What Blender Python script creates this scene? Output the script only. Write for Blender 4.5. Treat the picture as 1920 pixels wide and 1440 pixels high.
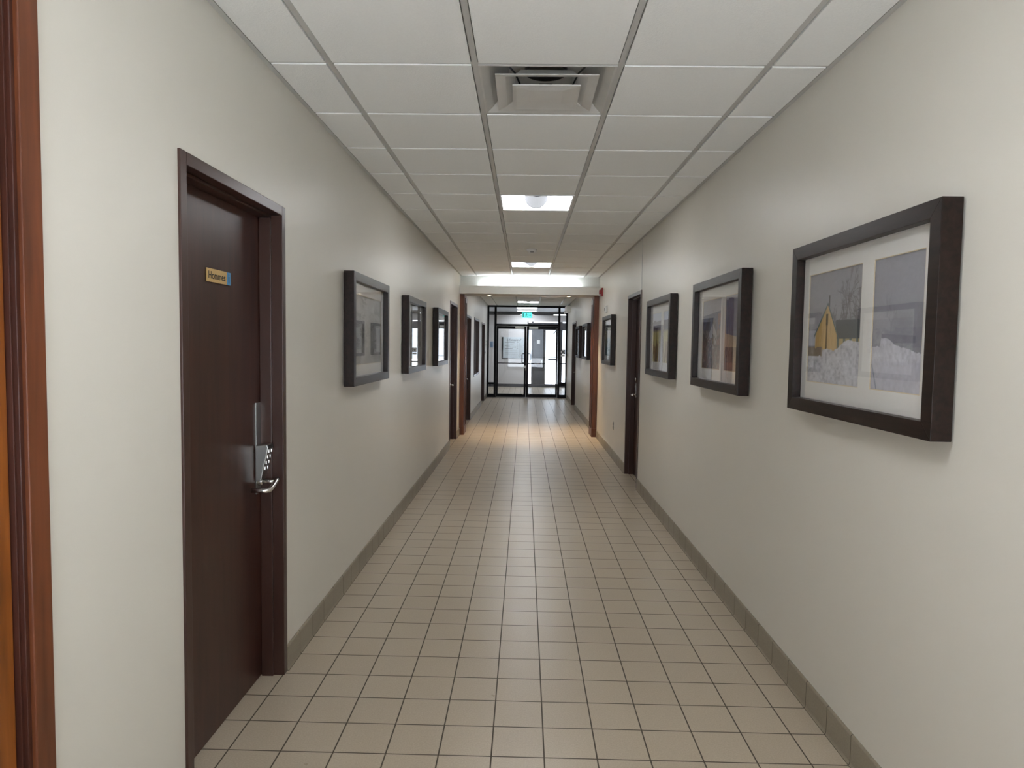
import bpy, bmesh, math, random
import numpy as np
from mathutils import Vector, Matrix

random.seed(4)
scene = bpy.context.scene
for o in list(bpy.data.objects):
    bpy.data.objects.remove(o, do_unlink=True)
COL = scene.collection

# ------------------------------------------------------------------ camera, world, exposure
H_CAM = 1.5628
cam = bpy.data.cameras.new('camera')
cam.sensor_fit = 'HORIZONTAL'; cam.sensor_width = 36.0
cam.lens = 1267.8 / 1920 * 36.0
cam.clip_start = 0.05; cam.clip_end = 300
camo = bpy.data.objects.new('camera', cam); COL.objects.link(camo)
R3 = Matrix(((0.99972048, -0.01561748, 0.01774985),
             (0.01861916, 0.05740094, -0.99817757),
             (0.01457016, 0.99822905, 0.05767568)))
camo.matrix_world = Matrix.Translation((0, 0, H_CAM)) @ R3.to_4x4()
scene.camera = camo

w = bpy.data.worlds.new('overcast_sky'); scene.world = w; w.use_nodes = True
wb = w.node_tree.nodes['Background']
wb.inputs['Color'].default_value = (0.88, 0.93, 1.0, 1); wb.inputs['Strength'].default_value = 2.5

sun = bpy.data.lights.new('snow_fill_sun', 'SUN'); sun.energy = 20.; sun.angle = math.radians(12); sun.color = (1., .97, .93)  # added sun: lights the outside snow, which bounces up to the near ceiling
suno = bpy.data.objects.new('snow_fill_sun', sun); COL.objects.link(suno); suno.rotation_euler = (0, math.radians(-14), 0); suno.location = (0, -5, 8)

vs = scene.view_settings
vs.view_transform = 'Standard'; vs.look = 'None'; vs.gamma = 1.0; vs.use_curve_mapping = False
vs.exposure = 0.46

LAMP = 14.8            # radiance of the ceiling troffers
LAMP_COL = (0.96, 0.97, 1.0)

# ------------------------------------------------------------------ dimensions (metres)
HC = 2.7286            # ceiling height
XL, XR = -1.112, 1.2586
Y0, YE = -1.5, 20.1    # back of the built corridor, glass entrance
TS = 0.20145           # floor tile module
FX0, FY0 = -1.11017, 2.48345
TW = 0.6096            # ceiling module
CX0, CY0 = -0.8358, 2.88626
YP = 11.6              # portal / bulkhead
YB = 25.3              # far wall of the entrance hall

# ------------------------------------------------------------------ helpers
def lin(c):
    return tuple(((v/255)/12.92 if v/255 <= .04045 else ((v/255+.055)/1.055)**2.4) for v in c)

def new_mat(name):
    m = bpy.data.materials.new(name); m.use_nodes = True
    nt = m.node_tree; b = nt.nodes['Principled BSDF']
    return m, nt, b

def setp(b, **k):
    for n, v in k.items():
        n = n.replace('_', ' ')
        for cand in (n, n.title()):
            if cand in b.inputs:
                b.inputs[cand].default_value = v; break

def plain(name, rgb, rough=.5, metal=0., spec=.5, noise=0., nscale=40., bump=0., bscale=200.):
    m, nt, b = new_mat(name)
    c = (*rgb, 1)
    b.inputs['Base Color'].default_value = c
    b.inputs['Roughness'].default_value = rough
    b.inputs['Metallic'].default_value = metal
    b.inputs['Specular IOR Level'].default_value = spec
    tc = nt.nodes.new('ShaderNodeTexCoord')
    if noise:
        n = nt.nodes.new('ShaderNodeTexNoise'); n.inputs['Scale'].default_value = nscale
        n.inputs['Detail'].default_value = 5
        nt.links.new(tc.outputs['Object'], n.inputs['Vector'])
        mx = nt.nodes.new('ShaderNodeMix'); mx.data_type = 'RGBA'
        mx.inputs['A'].default_value = tuple(v*(1-noise) for v in rgb)+(1,)
        mx.inputs['B'].default_value = tuple(min(1, v*(1+noise)) for v in rgb)+(1,)
        nt.links.new(n.outputs['Fac'], mx.inputs['Factor'])
        nt.links.new(mx.outputs['Result'], b.inputs['Base Color'])
    if bump:
        n = nt.nodes.new('ShaderNodeTexNoise'); n.inputs['Scale'].default_value = bscale
        n.inputs['Detail'].default_value = 4
        nt.links.new(tc.outputs['Object'], n.inputs['Vector'])
        bp = nt.nodes.new('ShaderNodeBump'); bp.inputs['Strength'].default_value = bump
        bp.inputs['Distance'].default_value = .002
        nt.links.new(n.outputs['Fac'], bp.inputs['Height']); nt.links.new(bp.outputs['Normal'], b.inputs['Normal'])
    return m

def wood(name, c1, c2, rough=.35, scale=(18, 18, 1.2), spec=.5, det=6, bump=.06):
    m, nt, b = new_mat(name)
    tc = nt.nodes.new('ShaderNodeTexCoord'); mp = nt.nodes.new('ShaderNodeMapping')
    mp.inputs['Scale'].default_value = scale
    n = nt.nodes.new('ShaderNodeTexNoise'); n.inputs['Scale'].default_value = 3.0
    n.inputs['Detail'].default_value = det; n.inputs['Distortion'].default_value = .6
    cr = nt.nodes.new('ShaderNodeValToRGB')
    cr.color_ramp.elements[0].position = .3; cr.color_ramp.elements[0].color = (*c1, 1)
    cr.color_ramp.elements[1].position = .72; cr.color_ramp.elements[1].color = (*c2, 1)
    nt.links.new(tc.outputs['Object'], mp.inputs['Vector']); nt.links.new(mp.outputs['Vector'], n.inputs['Vector'])
    nt.links.new(n.outputs['Fac'], cr.inputs['Fac']); nt.links.new(cr.outputs['Color'], b.inputs['Base Color'])
    b.inputs['Roughness'].default_value = rough; b.inputs['Specular IOR Level'].default_value = spec
    bp = nt.nodes.new('ShaderNodeBump'); bp.inputs['Strength'].default_value = bump; bp.inputs['Distance'].default_value = .001
    nt.links.new(n.outputs['Fac'], bp.inputs['Height']); nt.links.new(bp.outputs['Normal'], b.inputs['Normal'])
    return m

def emis(name, rgb, s):
    m, nt, b = new_mat(name)
    b.inputs['Base Color'].default_value = (.8, .8, .8, 1)
    b.inputs['Emission Color'].default_value = (*rgb, 1); b.inputs['Emission Strength'].default_value = s
    return m

def glass(name, tint=(1, 1, 1), ior=1.5, extra=0.):
    m = bpy.data.materials.new(name); m.use_nodes = True; nt = m.node_tree; nt.nodes.clear()
    out = nt.nodes.new('ShaderNodeOutputMaterial'); mix = nt.nodes.new('ShaderNodeMixShader')
    tr = nt.nodes.new('ShaderNodeBsdfTransparent'); tr.inputs['Color'].default_value = (*tint, 1)
    gl = nt.nodes.new('ShaderNodeBsdfGlossy'); gl.inputs['Roughness'].default_value = .0
    lw = nt.nodes.new('ShaderNodeLayerWeight'); lw.inputs['Blend'].default_value = .5
    pw = nt.nodes.new('ShaderNodeMath'); pw.operation = 'POWER'; pw.inputs[1].default_value = 5.
    ad = nt.nodes.new('ShaderNodeMath'); ad.operation = 'MULTIPLY_ADD'; ad.use_clamp = True
    r0 = ((ior-1)/(ior+1))**2+extra
    ad.inputs[1].default_value = 1-r0; ad.inputs[2].default_value = r0
    nt.links.new(lw.outputs['Facing'], pw.inputs[0]); nt.links.new(pw.outputs[0], ad.inputs[0]); nt.links.new(ad.outputs[0], mix.inputs[0])
    nt.links.new(tr.outputs[0], mix.inputs[1]); nt.links.new(gl.outputs[0], mix.inputs[2])
    nt.links.new(mix.outputs[0], out.inputs[0])
    return m

class MB:
    """collects simple solids into one bmesh"""
    def __init__(s): s.bm = bmesh.new(); s.mi = 0
    def _tag(s, fs, mi):
        for f in fs: f.material_index = mi
    def box(s, x0, x1, y0, y1, z0, z1, bev=0., mi=0):
        x0, x1 = min(x0, x1), max(x0, x1); y0, y1 = min(y0, y1), max(y0, y1); z0, z1 = min(z0, z1), max(z0, z1)
        v = [s.bm.verts.new((x, y, z)) for x in (x0, x1) for y in (y0, y1) for z in (z0, z1)]
        q = [(0, 1, 3, 2), (4, 6, 7, 5), (0, 4, 5, 1), (2, 3, 7, 6), (0, 2, 6, 4), (1, 5, 7, 3)]
        fs = [s.bm.faces.new([v[i] for i in f]) for f in q]
        s._tag(fs, mi)
        if bev > 0:
            es = list({e for f in fs for e in f.edges})
            bmesh.ops.bevel(s.bm, geom=es, offset=bev, segments=2, profile=.6, affect='EDGES', material=-1)
        return s
    def prism(s, pts, axis, a0, a1, mi=0, bev=0.):
        """pts: 2-D outline; axis: 'x','y','z' extrude from a0 to a1. 2-D order: x->(y,z) y->(x,z) z->(x,y)"""
        def P(p, a):
            return {'x': (a, p[0], p[1]), 'y': (p[0], a, p[1]), 'z': (p[0], p[1], a)}[axis]
        A = [s.bm.verts.new(P(p, a0)) for p in pts]; B = [s.bm.verts.new(P(p, a1)) for p in pts]
        n = len(pts); fs = [s.bm.faces.new(A), s.bm.faces.new(list(reversed(B)))]
        for i in range(n): fs.append(s.bm.faces.new([A[i], B[i], B[(i+1) % n], A[(i+1) % n]]))
        s._tag(fs, mi)
        if bev > 0:
            es = list({e for f in fs for e in f.edges})
            bmesh.ops.bevel(s.bm, geom=es, offset=bev, segments=2, profile=.6, affect='EDGES', material=-1)
        return s
    def loft(s, rings, mi=0, cap0=True, cap1=True, smooth=False):
        R = [[s.bm.verts.new(p) for p in r] for r in rings]; n = len(R[0]); fs = []
        for a, b in zip(R, R[1:]):
            for i in range(n): fs.append(s.bm.faces.new([a[i], a[(i+1) % n], b[(i+1) % n], b[i]]))
        if cap0: fs.append(s.bm.faces.new(list(reversed(R[0]))))
        if cap1: fs.append(s.bm.faces.new(R[-1]))
        s._tag(fs, mi)
        if smooth:
            for f in fs: f.smooth = len(f.verts) == 4
        return s
    def lathe(s, prof, c=(0, 0, 0), axis='z', n=32, mi=0, cap0=True, cap1=True, smooth=True):
        """prof: list of (radius, height along axis)"""
        rings = []
        for r, h in prof:
            ring = []
            for i in range(n):
                a = 2*math.pi*i/n; u, v = r*math.cos(a), r*math.sin(a)
                p = {'z': (u, v, h), 'y': (u, h, v), 'x': (h, u, v)}[axis]
                ring.append((c[0]+p[0], c[1]+p[1], c[2]+p[2]))
            rings.append(ring)
        return s.loft(rings, mi, cap0, cap1, smooth)
    def tube(s, pts, r, n=10, mi=0):
        pts = [Vector(p) for p in pts]; rings = []
        for i, p in enumerate(pts):
            t = (pts[min(i+1, len(pts)-1)]-pts[max(i-1, 0)]).normalized()
            up = Vector((0, 0, 1)) if abs(t.z) < .9 else Vector((1, 0, 0))
            a = t.cross(up).normalized(); b = t.cross(a)
            rings.append([tuple(p+(a*math.cos(2*math.pi*k/n)+b*math.sin(2*math.pi*k/n))*r) for k in range(n)])
        return s.loft(rings, mi, smooth=True)
    def quadrings(s, rs, mi=0):
        """square rings [(half,z)...] around a centre"""
        for (c, h0, z0, h1, z1) in rs:
            A = [(c[0]-h0, c[1]-h0, z0), (c[0]+h0, c[1]-h0, z0), (c[0]+h0, c[1]+h0, z0), (c[0]-h0, c[1]+h0, z0)]
            B = [(c[0]-h1, c[1]-h1, z1), (c[0]+h1, c[1]-h1, z1), (c[0]+h1, c[1]+h1, z1), (c[0]-h1, c[1]+h1, z1)]
            s.loft([A, B], mi, False, False)
        return s
    def build(s, name, mats, parent=None, recalc=True):
        if recalc: bmesh.ops.recalc_face_normals(s.bm, faces=s.bm.faces)
        me = bpy.data.meshes.new(name); s.bm.to_mesh(me); s.bm.free()
        if not isinstance(mats, (list, tuple)): mats = [mats]
        for m in mats: me.materials.append(m)
        o = bpy.data.objects.new(name, me); COL.objects.link(o)
        if parent is not None: o.parent = parent
        return o

def tag(o, label=None, cat=None, group=None, kind=None):
    if label: o['label'] = label
    if cat: o['category'] = cat
    if group: o['group'] = group
    if kind: o['kind'] = kind
    return o

def empty(name, loc=(0, 0, 0), rz=0., **k):
    o = bpy.data.objects.new(name, None); COL.objects.link(o)
    o.location = loc; o.rotation_euler = (0, 0, rz); o.empty_display_size = .1
    return tag(o, **k)

def clone(o, parent=None):
    c = o.copy(); COL.objects.link(c)
    if parent is not None: c.parent = parent
    for ch in list(o.children): clone(ch, c)
    return c

def text_mesh(name, body, size, mat, parent, loc, rot, shear=0., extrude=.0006, align='LEFT', space=1.0, bold=0.):
    cu = bpy.data.curves.new(name, 'FONT'); cu.body = body; cu.size = size; cu.extrude = extrude
    cu.shear = shear; cu.align_x = align; cu.space_character = space; cu.offset = bold
    t = bpy.data.objects.new(name+'_tmp', cu); COL.objects.link(t)
    dg = bpy.context.evaluated_depsgraph_get(); dg.update()
    me = bpy.data.meshes.new_from_object(t.evaluated_get(dg))
    bpy.data.objects.remove(t, do_unlink=True); bpy.data.curves.remove(cu)
    me.materials.clear(); me.materials.append(mat)
    o = bpy.data.objects.new(name, me); COL.objects.link(o)
    o.parent = parent; o.location = loc; o.rotation_euler = rot
    return o

# ------------------------------------------------------------------ materials
M = {}
M['wall'] = plain('wall_paint', (0.71, 0.68, 0.608), rough=.38, spec=.35, noise=.02, nscale=3, bump=.10, bscale=260)
M['beam'] = plain('beam_paint', (0.74, 0.73, 0.69), rough=.5, spec=.3, bump=.08, bscale=220)
M['tile'] = plain('ceiling_panel', (0.92, 0.92, 0.895), rough=.9, spec=.2, noise=.04, nscale=120, bump=.55, bscale=170)
M['grid'] = plain('ceiling_grid_metal', (0.55, 0.54, 0.51), rough=.45)
M['frame_wood'] = wood('espresso_wood', lin((24, 15, 11)), lin((42, 28, 22)), rough=.36, spec=.26, scale=(2.2, 18, 18))
M['mat'] = plain('mat_board', (0.84, 0.83, 0.80), rough=.85, spec=.2, noise=.01)
M['mat_core'] = plain('mat_bevel_cream', lin((226, 210, 178)), rough=.8)
M['door'] = wood('maroon_stained_door', lin((50, 27, 21)), lin((70, 40, 31)), rough=.36, scale=(9, 9, .9), spec=.5)
M['door_frame'] = plain('maroon_painted_steel', lin((62, 39, 31)), rough=.33, spec=.5, noise=.08, nscale=25)
M['cherry'] = wood('cherry_wood', lin((88, 46, 26)), lin((120, 66, 38)), rough=.38, scale=(10, 10, .8))
M['cherry_dark'] = wood('dark_cherry_wood', lin((52, 24, 16)), lin((74, 36, 24)), rough=.4, scale=(10, 10, .8))
M['orange_wood'] = wood('oiled_plywood', lin((104, 56, 20)), lin((160, 92, 36)), rough=.35, scale=(6, 6, .7), det=9, bump=.1)
M['steel'] = plain('satin_steel', (0.42, 0.42, 0.40), rough=.32, metal=1.)
M['steel_light'] = plain('bright_steel', (0.78, 0.78, 0.76), rough=.2, metal=1.)
M['dark_plastic'] = plain('dark_plastic', (0.02, 0.02, 0.02), rough=.4)
M['white_plastic'] = plain('white_plastic', (0.78, 0.78, 0.76), rough=.4)
M['black'] = plain('black_anodised_aluminium', (0.006, 0.006, 0.008), rough=.45, spec=.12)
M['darkgrey'] = plain('dark_grey_aluminium', (0.055, 0.055, 0.062), rough=.45)
M['vent'] = plain('dusty_white_metal', (0.60, 0.585, 0.55), rough=.36, metal=.1, noise=.12, nscale=7)
M['duct'] = plain('dark_duct', (0.045, 0.045, 0.047), rough=.35, metal=.7)
M['red'] = plain('red_plastic', lin((150, 22, 26)), rough=.35)
M['glass'] = glass('picture_glass', extra=.02)
M['pane'] = glass('door_glass', tint=(.93, .95, .97))
M['tinted'] = glass('tinted_glass', tint=(.30, .31, .34), extra=.04)
M['ink'] = plain('black_ink', (0.012, 0.012, 0.012), rough=.6)
M['greyink'] = plain('grey_ink', (0.12, 0.13, 0.14), rough=.6)
M['gold'] = plain('gold_sign_plastic', lin((206, 172, 112)), rough=.45, noise=.05, nscale=60)
M['blue'] = plain('blue_sign_plastic', lin((84, 150, 200)), rough=.4)
M['bluepaper'] = plain('pale_blue_paper', lin((170, 196, 226)), rough=.6)
M['paper'] = plain('white_paper', (0.82, 0.82, 0.80), rough=.6)
M['board'] = plain('directory_board_face', lin((214, 224, 228)), rough=.25)
M['hallwall'] = plain('hall_wall_paint', (0.72, 0.70, 0.69), rough=.5, noise=.02)
M['snow'] = plain('snow', (0.85, 0.88, 0.92), rough=.8, noise=.05, nscale=2)
M['lamp_pan'] = emis('lamp_reflector', LAMP_COL, LAMP)
M['lamp_basket'] = emis('lamp_basket_mesh', (0.92, 0.95, 1.0), .50)
M['lamp_basket'].node_tree.nodes['Principled BSDF'].inputs['Base Color'].default_value = (.02, .021, .025, 1)
M['lamp_basket'].node_tree.nodes['Principled BSDF'].inputs['Specular IOR Level'].default_value = 0.
M['lamp_rim'] = plain('lamp_trim_grey', (0.012, 0.012, 0.016), rough=.9, spec=0)
M['white_metal'] = plain('white_enamel', (0.80, 0.80, 0.79), rough=.35)
M['cove'] = emis('cove_tube_glow', (0.86, 0.94, 1.0), 36.)
M['down'] = emis('downlight_glow', (1.0, .86, .62), 14.)
M['green'] = emis('green_sign_glow', (0.10, 0.85, 0.76), .75)
M['green'].node_tree.nodes['Principled BSDF'].inputs['Base Color'].default_value = (.02, .35, .3, 1)
M['signwhite'] = emis('sign_pictogram_glow', (0.01, 0.30, 0.27), .5)
M['signwhite'].node_tree.nodes['Principled BSDF'].inputs['Base Color'].default_value = (.02, .12, .1, 1)
M['vestlight'] = emis('hall_lamp_glow', (0.93, 0.96, 1.0), 9.)

def tile_mat(name, c1, c2, grout, rough, x0, y0, axes='xy', mortar=.0032, wave=0.):
    m, nt, b = new_mat(name)
    tc = nt.nodes.new('ShaderNodeTexCoord'); mp = nt.nodes.new('ShaderNodeMapping')
    mp.inputs['Location'].default_value = (-x0, -y0, 0)
    if axes == 'yz':   # use world y as brick x
        sx = nt.nodes.new('ShaderNodeSeparateXYZ'); cb = nt.nodes.new('ShaderNodeCombineXYZ')
        nt.links.new(tc.outputs['Object'], sx.inputs[0]); nt.links.new(sx.outputs['Y'], cb.inputs['X']); nt.links.new(sx.outputs['Z'], cb.inputs['Y'])
        nt.links.new(cb.outputs[0], mp.inputs['Vector'])
    else:
        nt.links.new(tc.outputs['Object'], mp.inputs['Vector'])
    br = nt.nodes.new('ShaderNodeTexBrick'); br.offset = 0; br.squash = 1; br.offset_frequency = 1
    br.inputs['Scale'].default_value = 1; br.inputs['Brick Width'].default_value = TS
    br.inputs['Row Height'].default_value = TS if axes == 'xy' else 10.
    br.inputs['Mortar Size'].default_value = mortar; br.inputs['Mortar Smooth'].default_value = .25
    br.inputs['Bias'].default_value = 0
    br.inputs['Color1'].default_value = (*c1, 1); br.inputs['Color2'].default_value = (*c2, 1)
    br.inputs['Mortar'].default_value = (*grout, 1)
    nt.links.new(mp.outputs[0], br.inputs['Vector'])
    n = nt.nodes.new('ShaderNodeTexNoise'); n.inputs['Scale'].default_value = 160; n.inputs['Detail'].default_value = 6
    nt.links.new(tc.outputs['Object'], n.inputs['Vector'])
    n2 = nt.nodes.new('ShaderNodeTexNoise'); n2.inputs['Scale'].default_value = 6; n2.inputs['Detail'].default_value = 3
    nt.links.new(tc.outputs['Object'], n2.inputs['Vector'])
    mr = nt.nodes.new('ShaderNodeMapRange'); mr.inputs['To Min'].default_value = .78; mr.inputs['To Max'].default_value = 1.22
    nt.links.new(n.outputs['Fac'], mr.inputs['Value'])
    mx = nt.nodes.new('ShaderNodeMix'); mx.data_type = 'RGBA'; mx.blend_type = 'MULTIPLY'; mx.inputs['Factor'].default_value = 1
    nt.links.new(br.outputs['Color'], mx.inputs['A']); nt.links.new(mr.outputs[0], mx.inputs['B'])
    nt.links.new(mx.outputs['Result'], b.inputs['Base Color'])
    mr2 = nt.nodes.new('ShaderNodeMapRange'); mr2.inputs['To Min'].default_value = rough-.05; mr2.inputs['To Max'].default_value = rough+.09
    nt.links.new(n2.outputs['Fac'], mr2.inputs['Value'])
    ad = nt.nodes.new('ShaderNodeMath'); ad.operation = 'MULTIPLY_ADD'; ad.inputs[1].default_value = .4
    nt.links.new(br.outputs['Fac'], ad.inputs[0]); nt.links.new(mr2.outputs[0], ad.inputs[2])
    nt.links.new(ad.outputs[0], b.inputs['Roughness'])
    b.inputs['Specular IOR Level'].default_value = .5
    inv = nt.nodes.new('ShaderNodeMath'); inv.operation = 'MULTIPLY_ADD'; inv.inputs[1].default_value = -1.; inv.inputs[2].default_value = 1.
    nt.links.new(br.outputs['Fac'], inv.inputs[0])
    ms = nt.nodes.new('ShaderNodeMath'); ms.operation = 'MULTIPLY_ADD'; ms.inputs[1].default_value = .012
    nt.links.new(n.outputs['Fac'], ms.inputs[0]); nt.links.new(inv.outputs[0], ms.inputs[2])
    bp = nt.nodes.new('ShaderNodeBump'); bp.inputs['Strength'].default_value = .35; bp.inputs['Distance'].default_value = .002
    nt.links.new(ms.outputs[0], bp.inputs['Height']); nt.links.new(bp.outputs['Normal'], b.inputs['Normal'])
    return m
M['floor'] = tile_mat('quarry_tile_floor', (0.460, 0.384, 0.288), (0.492, 0.414, 0.312), (0.075, 0.058, 0.038), .29, FX0, FY0)
M['base'] = tile_mat('quarry_tile_base', (0.28, 0.242, 0.18), (0.31, 0.268, 0.203), (0.085, 0.07, 0.05), .42, FY0, 0, axes='yz', mortar=.0022)

# ------------------------------------------------------------------ setting: floor, walls, ceiling
fb = MB(); fb.box(-3.2, 4.2, Y0-.2, YB+.2, -.12, 0)
tag(fb.build('floor', M['floor']), 'beige square quarry tile floor with dark grout running down the corridor', 'floor', kind='structure')

def wall_boxes(mb, x0, x1, ya, yb, openings, ztop):
    """solid wall with rectangular openings (y0,y1,z0,z1)"""
    y = ya
    for (a, b, z0, z1) in sorted(openings):
        mb.box(x0, x1, y, a, 0, ztop)
        if z0 > 0: mb.box(x0, x1, a, b, 0, z0)
        mb.box(x0, x1, a, b, z1, ztop)
        y = b
    mb.box(x0, x1, y, yb, 0, ztop)

# doors:  (y0, y1, height)
DL = {'cherry': (.56, 1.532, 2.45), 'hommes': (2.165, 3.112, 2.172), 'far': (10.05, 11.12, 2.205),
      'office': (12.85, 13.95, 2.13), 'end': (17.45, 18.75, 2.14)}
WL = (14.82, 16.42, .85, 2.153)
DR = {'right': (7.365, 8.305, 2.178), 'hall': (16.6, 17.9, 2.165)}
wl = MB(); wall_boxes(wl, XL-.2, XL, Y0, YE+.06, [(a, b, 0, h) for a, b, h in DL.values()]+[WL], HC+.36)
tag(wl.build('wall_left', M['wall']), 'off-white painted wall on the left side with the Hommes door', 'wall', kind='structure')
wr = MB(); wall_boxes(wr, XR, XR+.2, Y0, YE+.06, [(a, b, 0, h) for a, b, h in DR.values()], HC+.36)
tag(wr.build('wall_right', M['wall']), 'off-white painted wall on the right side with the large snow pictures', 'wall', kind='structure')
wbk = MB(); wbk.box(XL-.2, XL+.06, Y0-.2, Y0, 0, HC+.36); wbk.box(XR-.06, XR+.2, Y0-.2, Y0, 0, HC+.36)
wbk.box(XL+.06, XR-.06, Y0-.2, Y0, 0, .15); wbk.box(XL+.06, XR-.06, Y0-.2, Y0, 2.62, HC+.36)
w3 = MB(); w3.box(XL+.06, XL+.11, Y0-.12, Y0-.06, .15, 2.62); w3.box(XR-.11, XR-.06, Y0-.12, Y0-.06, .15, 2.62)
w3.box(XL+.11, XR-.11, Y0-.12, Y0-.06, .15, .21); w3.box(XL+.11, XR-.11, Y0-.12, Y0-.06, 2.56, 2.62); w3.box(.05, .10, Y0-.12, Y0-.06, .21, 2.56)
w3o = tag(w3.build('added_window', M['black']), 'tall unseen window added behind the viewer to let daylight onto the near ceiling', 'window', kind='structure')  # unseen window, added so daylight brightens the near ceiling panels
w3 = MB(); w3.box(XL+.11, .05, Y0-.094, Y0-.088, .21, 2.56); w3.box(.10, XR-.11, Y0-.094, Y0-.088, .21, 2.56); w3.build('window_pane', M['pane'], w3o)
tag(wbk.build('wall_back', M['wall']), 'painted wall closing the corridor behind the viewer', 'wall', kind='structure')

def baseboard(name, x, side, y0, y1, skips, label):
    mb = MB(); y = y0
    t = .010
    def seg(a, b):
        if b-a < .01: return
        if side > 0:   # left wall, faces +x : coved foot
            pts = [(x, 0), (x+t+.006, 0), (x+t+.002, .006), (x+t, .014), (x+t, .114), (x+t-.004, .12), (x, .12)]
        else:
            pts = [(x, 0), (x, .12), (x-t+.004, .12), (x-t, .114), (x-t, .014), (x-t-.002, .006), (x-t-.006, 0)]
        mb.prism(pts, 'y', a, b)
    for a, b in sorted(skips):
        seg(y, a); y = b
    seg(y, y1)
    tag(mb.build(name, M['base']), label, 'baseboard', kind='structure')
baseboard('baseboard_left', XL, 1, Y0, YE-.03, [(a, b) for k, (a, b, h) in DL.items()]+[(YP, YP+.5)], 'tan tile baseboard along the foot of the left wall')
baseboard('baseboard_right', XR, -1, Y0, YE-.03, [(a, b) for k, (a, b, h) in DR.items()]+[(YP, YP+.5)], 'tan tile baseboard along the foot of the right wall')

xs = [XL+.02, CX0, CX0+TW, CX0+2*TW, CX0+3*TW, XR-.02]
def rowy(k): return CY0+TW*k
LIGHT_ROWS = [-3, 4, 11, 18, 25]
VENT_ROW = 0
def ceiling_part(name, ya, yb, k0, k1, label):
    tl = MB(); gr = MB()
    g = .012; drop = .007
    for k in range(k0, k1):
        a, b = max(rowy(k), ya), min(rowy(k+1), yb)
        if b-a < .03: continue
        for c in range(5):
            if c == 2 and (k in LIGHT_ROWS or k == VENT_ROW): continue
            x0 = xs[c]+(g if c else 0.004); x1 = xs[c+1]-(g if c < 4 else 0.004)
            y0_, y1_ = a+g*.62, b-g*.62
            tl.box(x0+.004, x1-.004, y0_+.003, y1_-.003, HC-.0015, HC+.012, bev=.001)
    for x in xs[1:-1]:
        gr.box(x-.012, x+.012, ya, yb, HC+.004, HC+.03)
    for k in range(k0, k1+1):
        y = rowy(k)
        if ya-.01 < y < yb+.01: gr.box(XL, XR, y-.0105, y+.0105, HC+.0045, HC+.03)
    gr.box(XL, XL+.022, ya, yb, HC+.002, HC+.03); gr.box(XR-.022, XR, ya, yb, HC+.002, HC+.03)
    gr.box(XL, XR, yb-.022, yb, HC+.002, HC+.03)
    slab = MB(); slab.box(XL-.2, XR+.2, ya-.2, yb+.02, HC+.36, HC+.44)
    o = tag(tl.build(name, M['tile']), label, 'ceiling', kind='structure')
    gr.build('ceiling_grid', M['grid'], o)
    slab.build('roof_slab', M['wall'], o)
ceiling_part('ceiling', Y0, YP, -12, 15, 'white textured panel ceiling with metal grid over the near corridor')
ceiling_part('ceiling.001', YP+.02, YE+.04, 14, 29, 'panel ceiling of the far corridor section before the glass doors')

# portal beam and bulkhead
b = MB()
b.box(XL, XR, YP, YP+.10, 2.418, HC+.36)              # recessed upper face
b.box(XL, XR, YP-.15, YP+.10, 2.418, 2.528)
b.box(XL, XR, YP-.15, YP-.115, 2.528, 2.553, bev=.002)              # lip in front
b.box(XL, XR, YP+.10, YP+.46, 2.418, HC+.36)
tag(b.build('trim_1', M['beam']), 'off-white dropped beam crossing the corridor below the bright bulkhead', 'beam', kind='structure')

def jamb(name, x0, x1, inner, label):
    mb = MB(); mb.box(x0, x1, YP+.0, YP+.055, .15, 2.418, bev=.003)
    mb.box(x0, x1, YP+.055, YP+.44, .15, 2.418, bev=.003)
    o = mb.build(name, M['cherry']); tag(o, label, 'column', kind='structure')
    s = 1 if inner > 0 else -1
    p = MB(); xa = x1 if inner > 0 else x0
    p.box(xa, xa+s*.012, YP+.07, YP+.12, .15, 2.36, bev=.002); p.box(xa, xa+s*.012, YP+.33, YP+.38, .15, 2.36, bev=.002)
    p.box(xa, xa+s*.012, YP+.12, YP+.33, 2.28, 2.36, bev=.002)
    p.build('raised_moulding', M['cherry_dark'], o)
    q = MB(); q.box(x0-(.008 if inner < 0 else 0), x1+(.008 if inner > 0 else 0), YP-.01, YP+.45, 0, .15, bev=.003)
    q.build('plinth', M['cherry'], o)
jamb('trim_2', XL, XL+.075, 1, 'reddish brown wooden portal column on the left below the beam')
jamb('trim_3', XR-.082, XR, -1, 'reddish brown wooden portal column on the right below the beam')
# control joint on the right wall above the door
j = MB(); j.box(XR-.004, XR, 7.385, 7.397, 2.178, HC)
tag(j.build('trim_4', M['grid']), 'thin vertical joint strip from right door corner to ceiling', 'trim', kind='structure')

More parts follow.
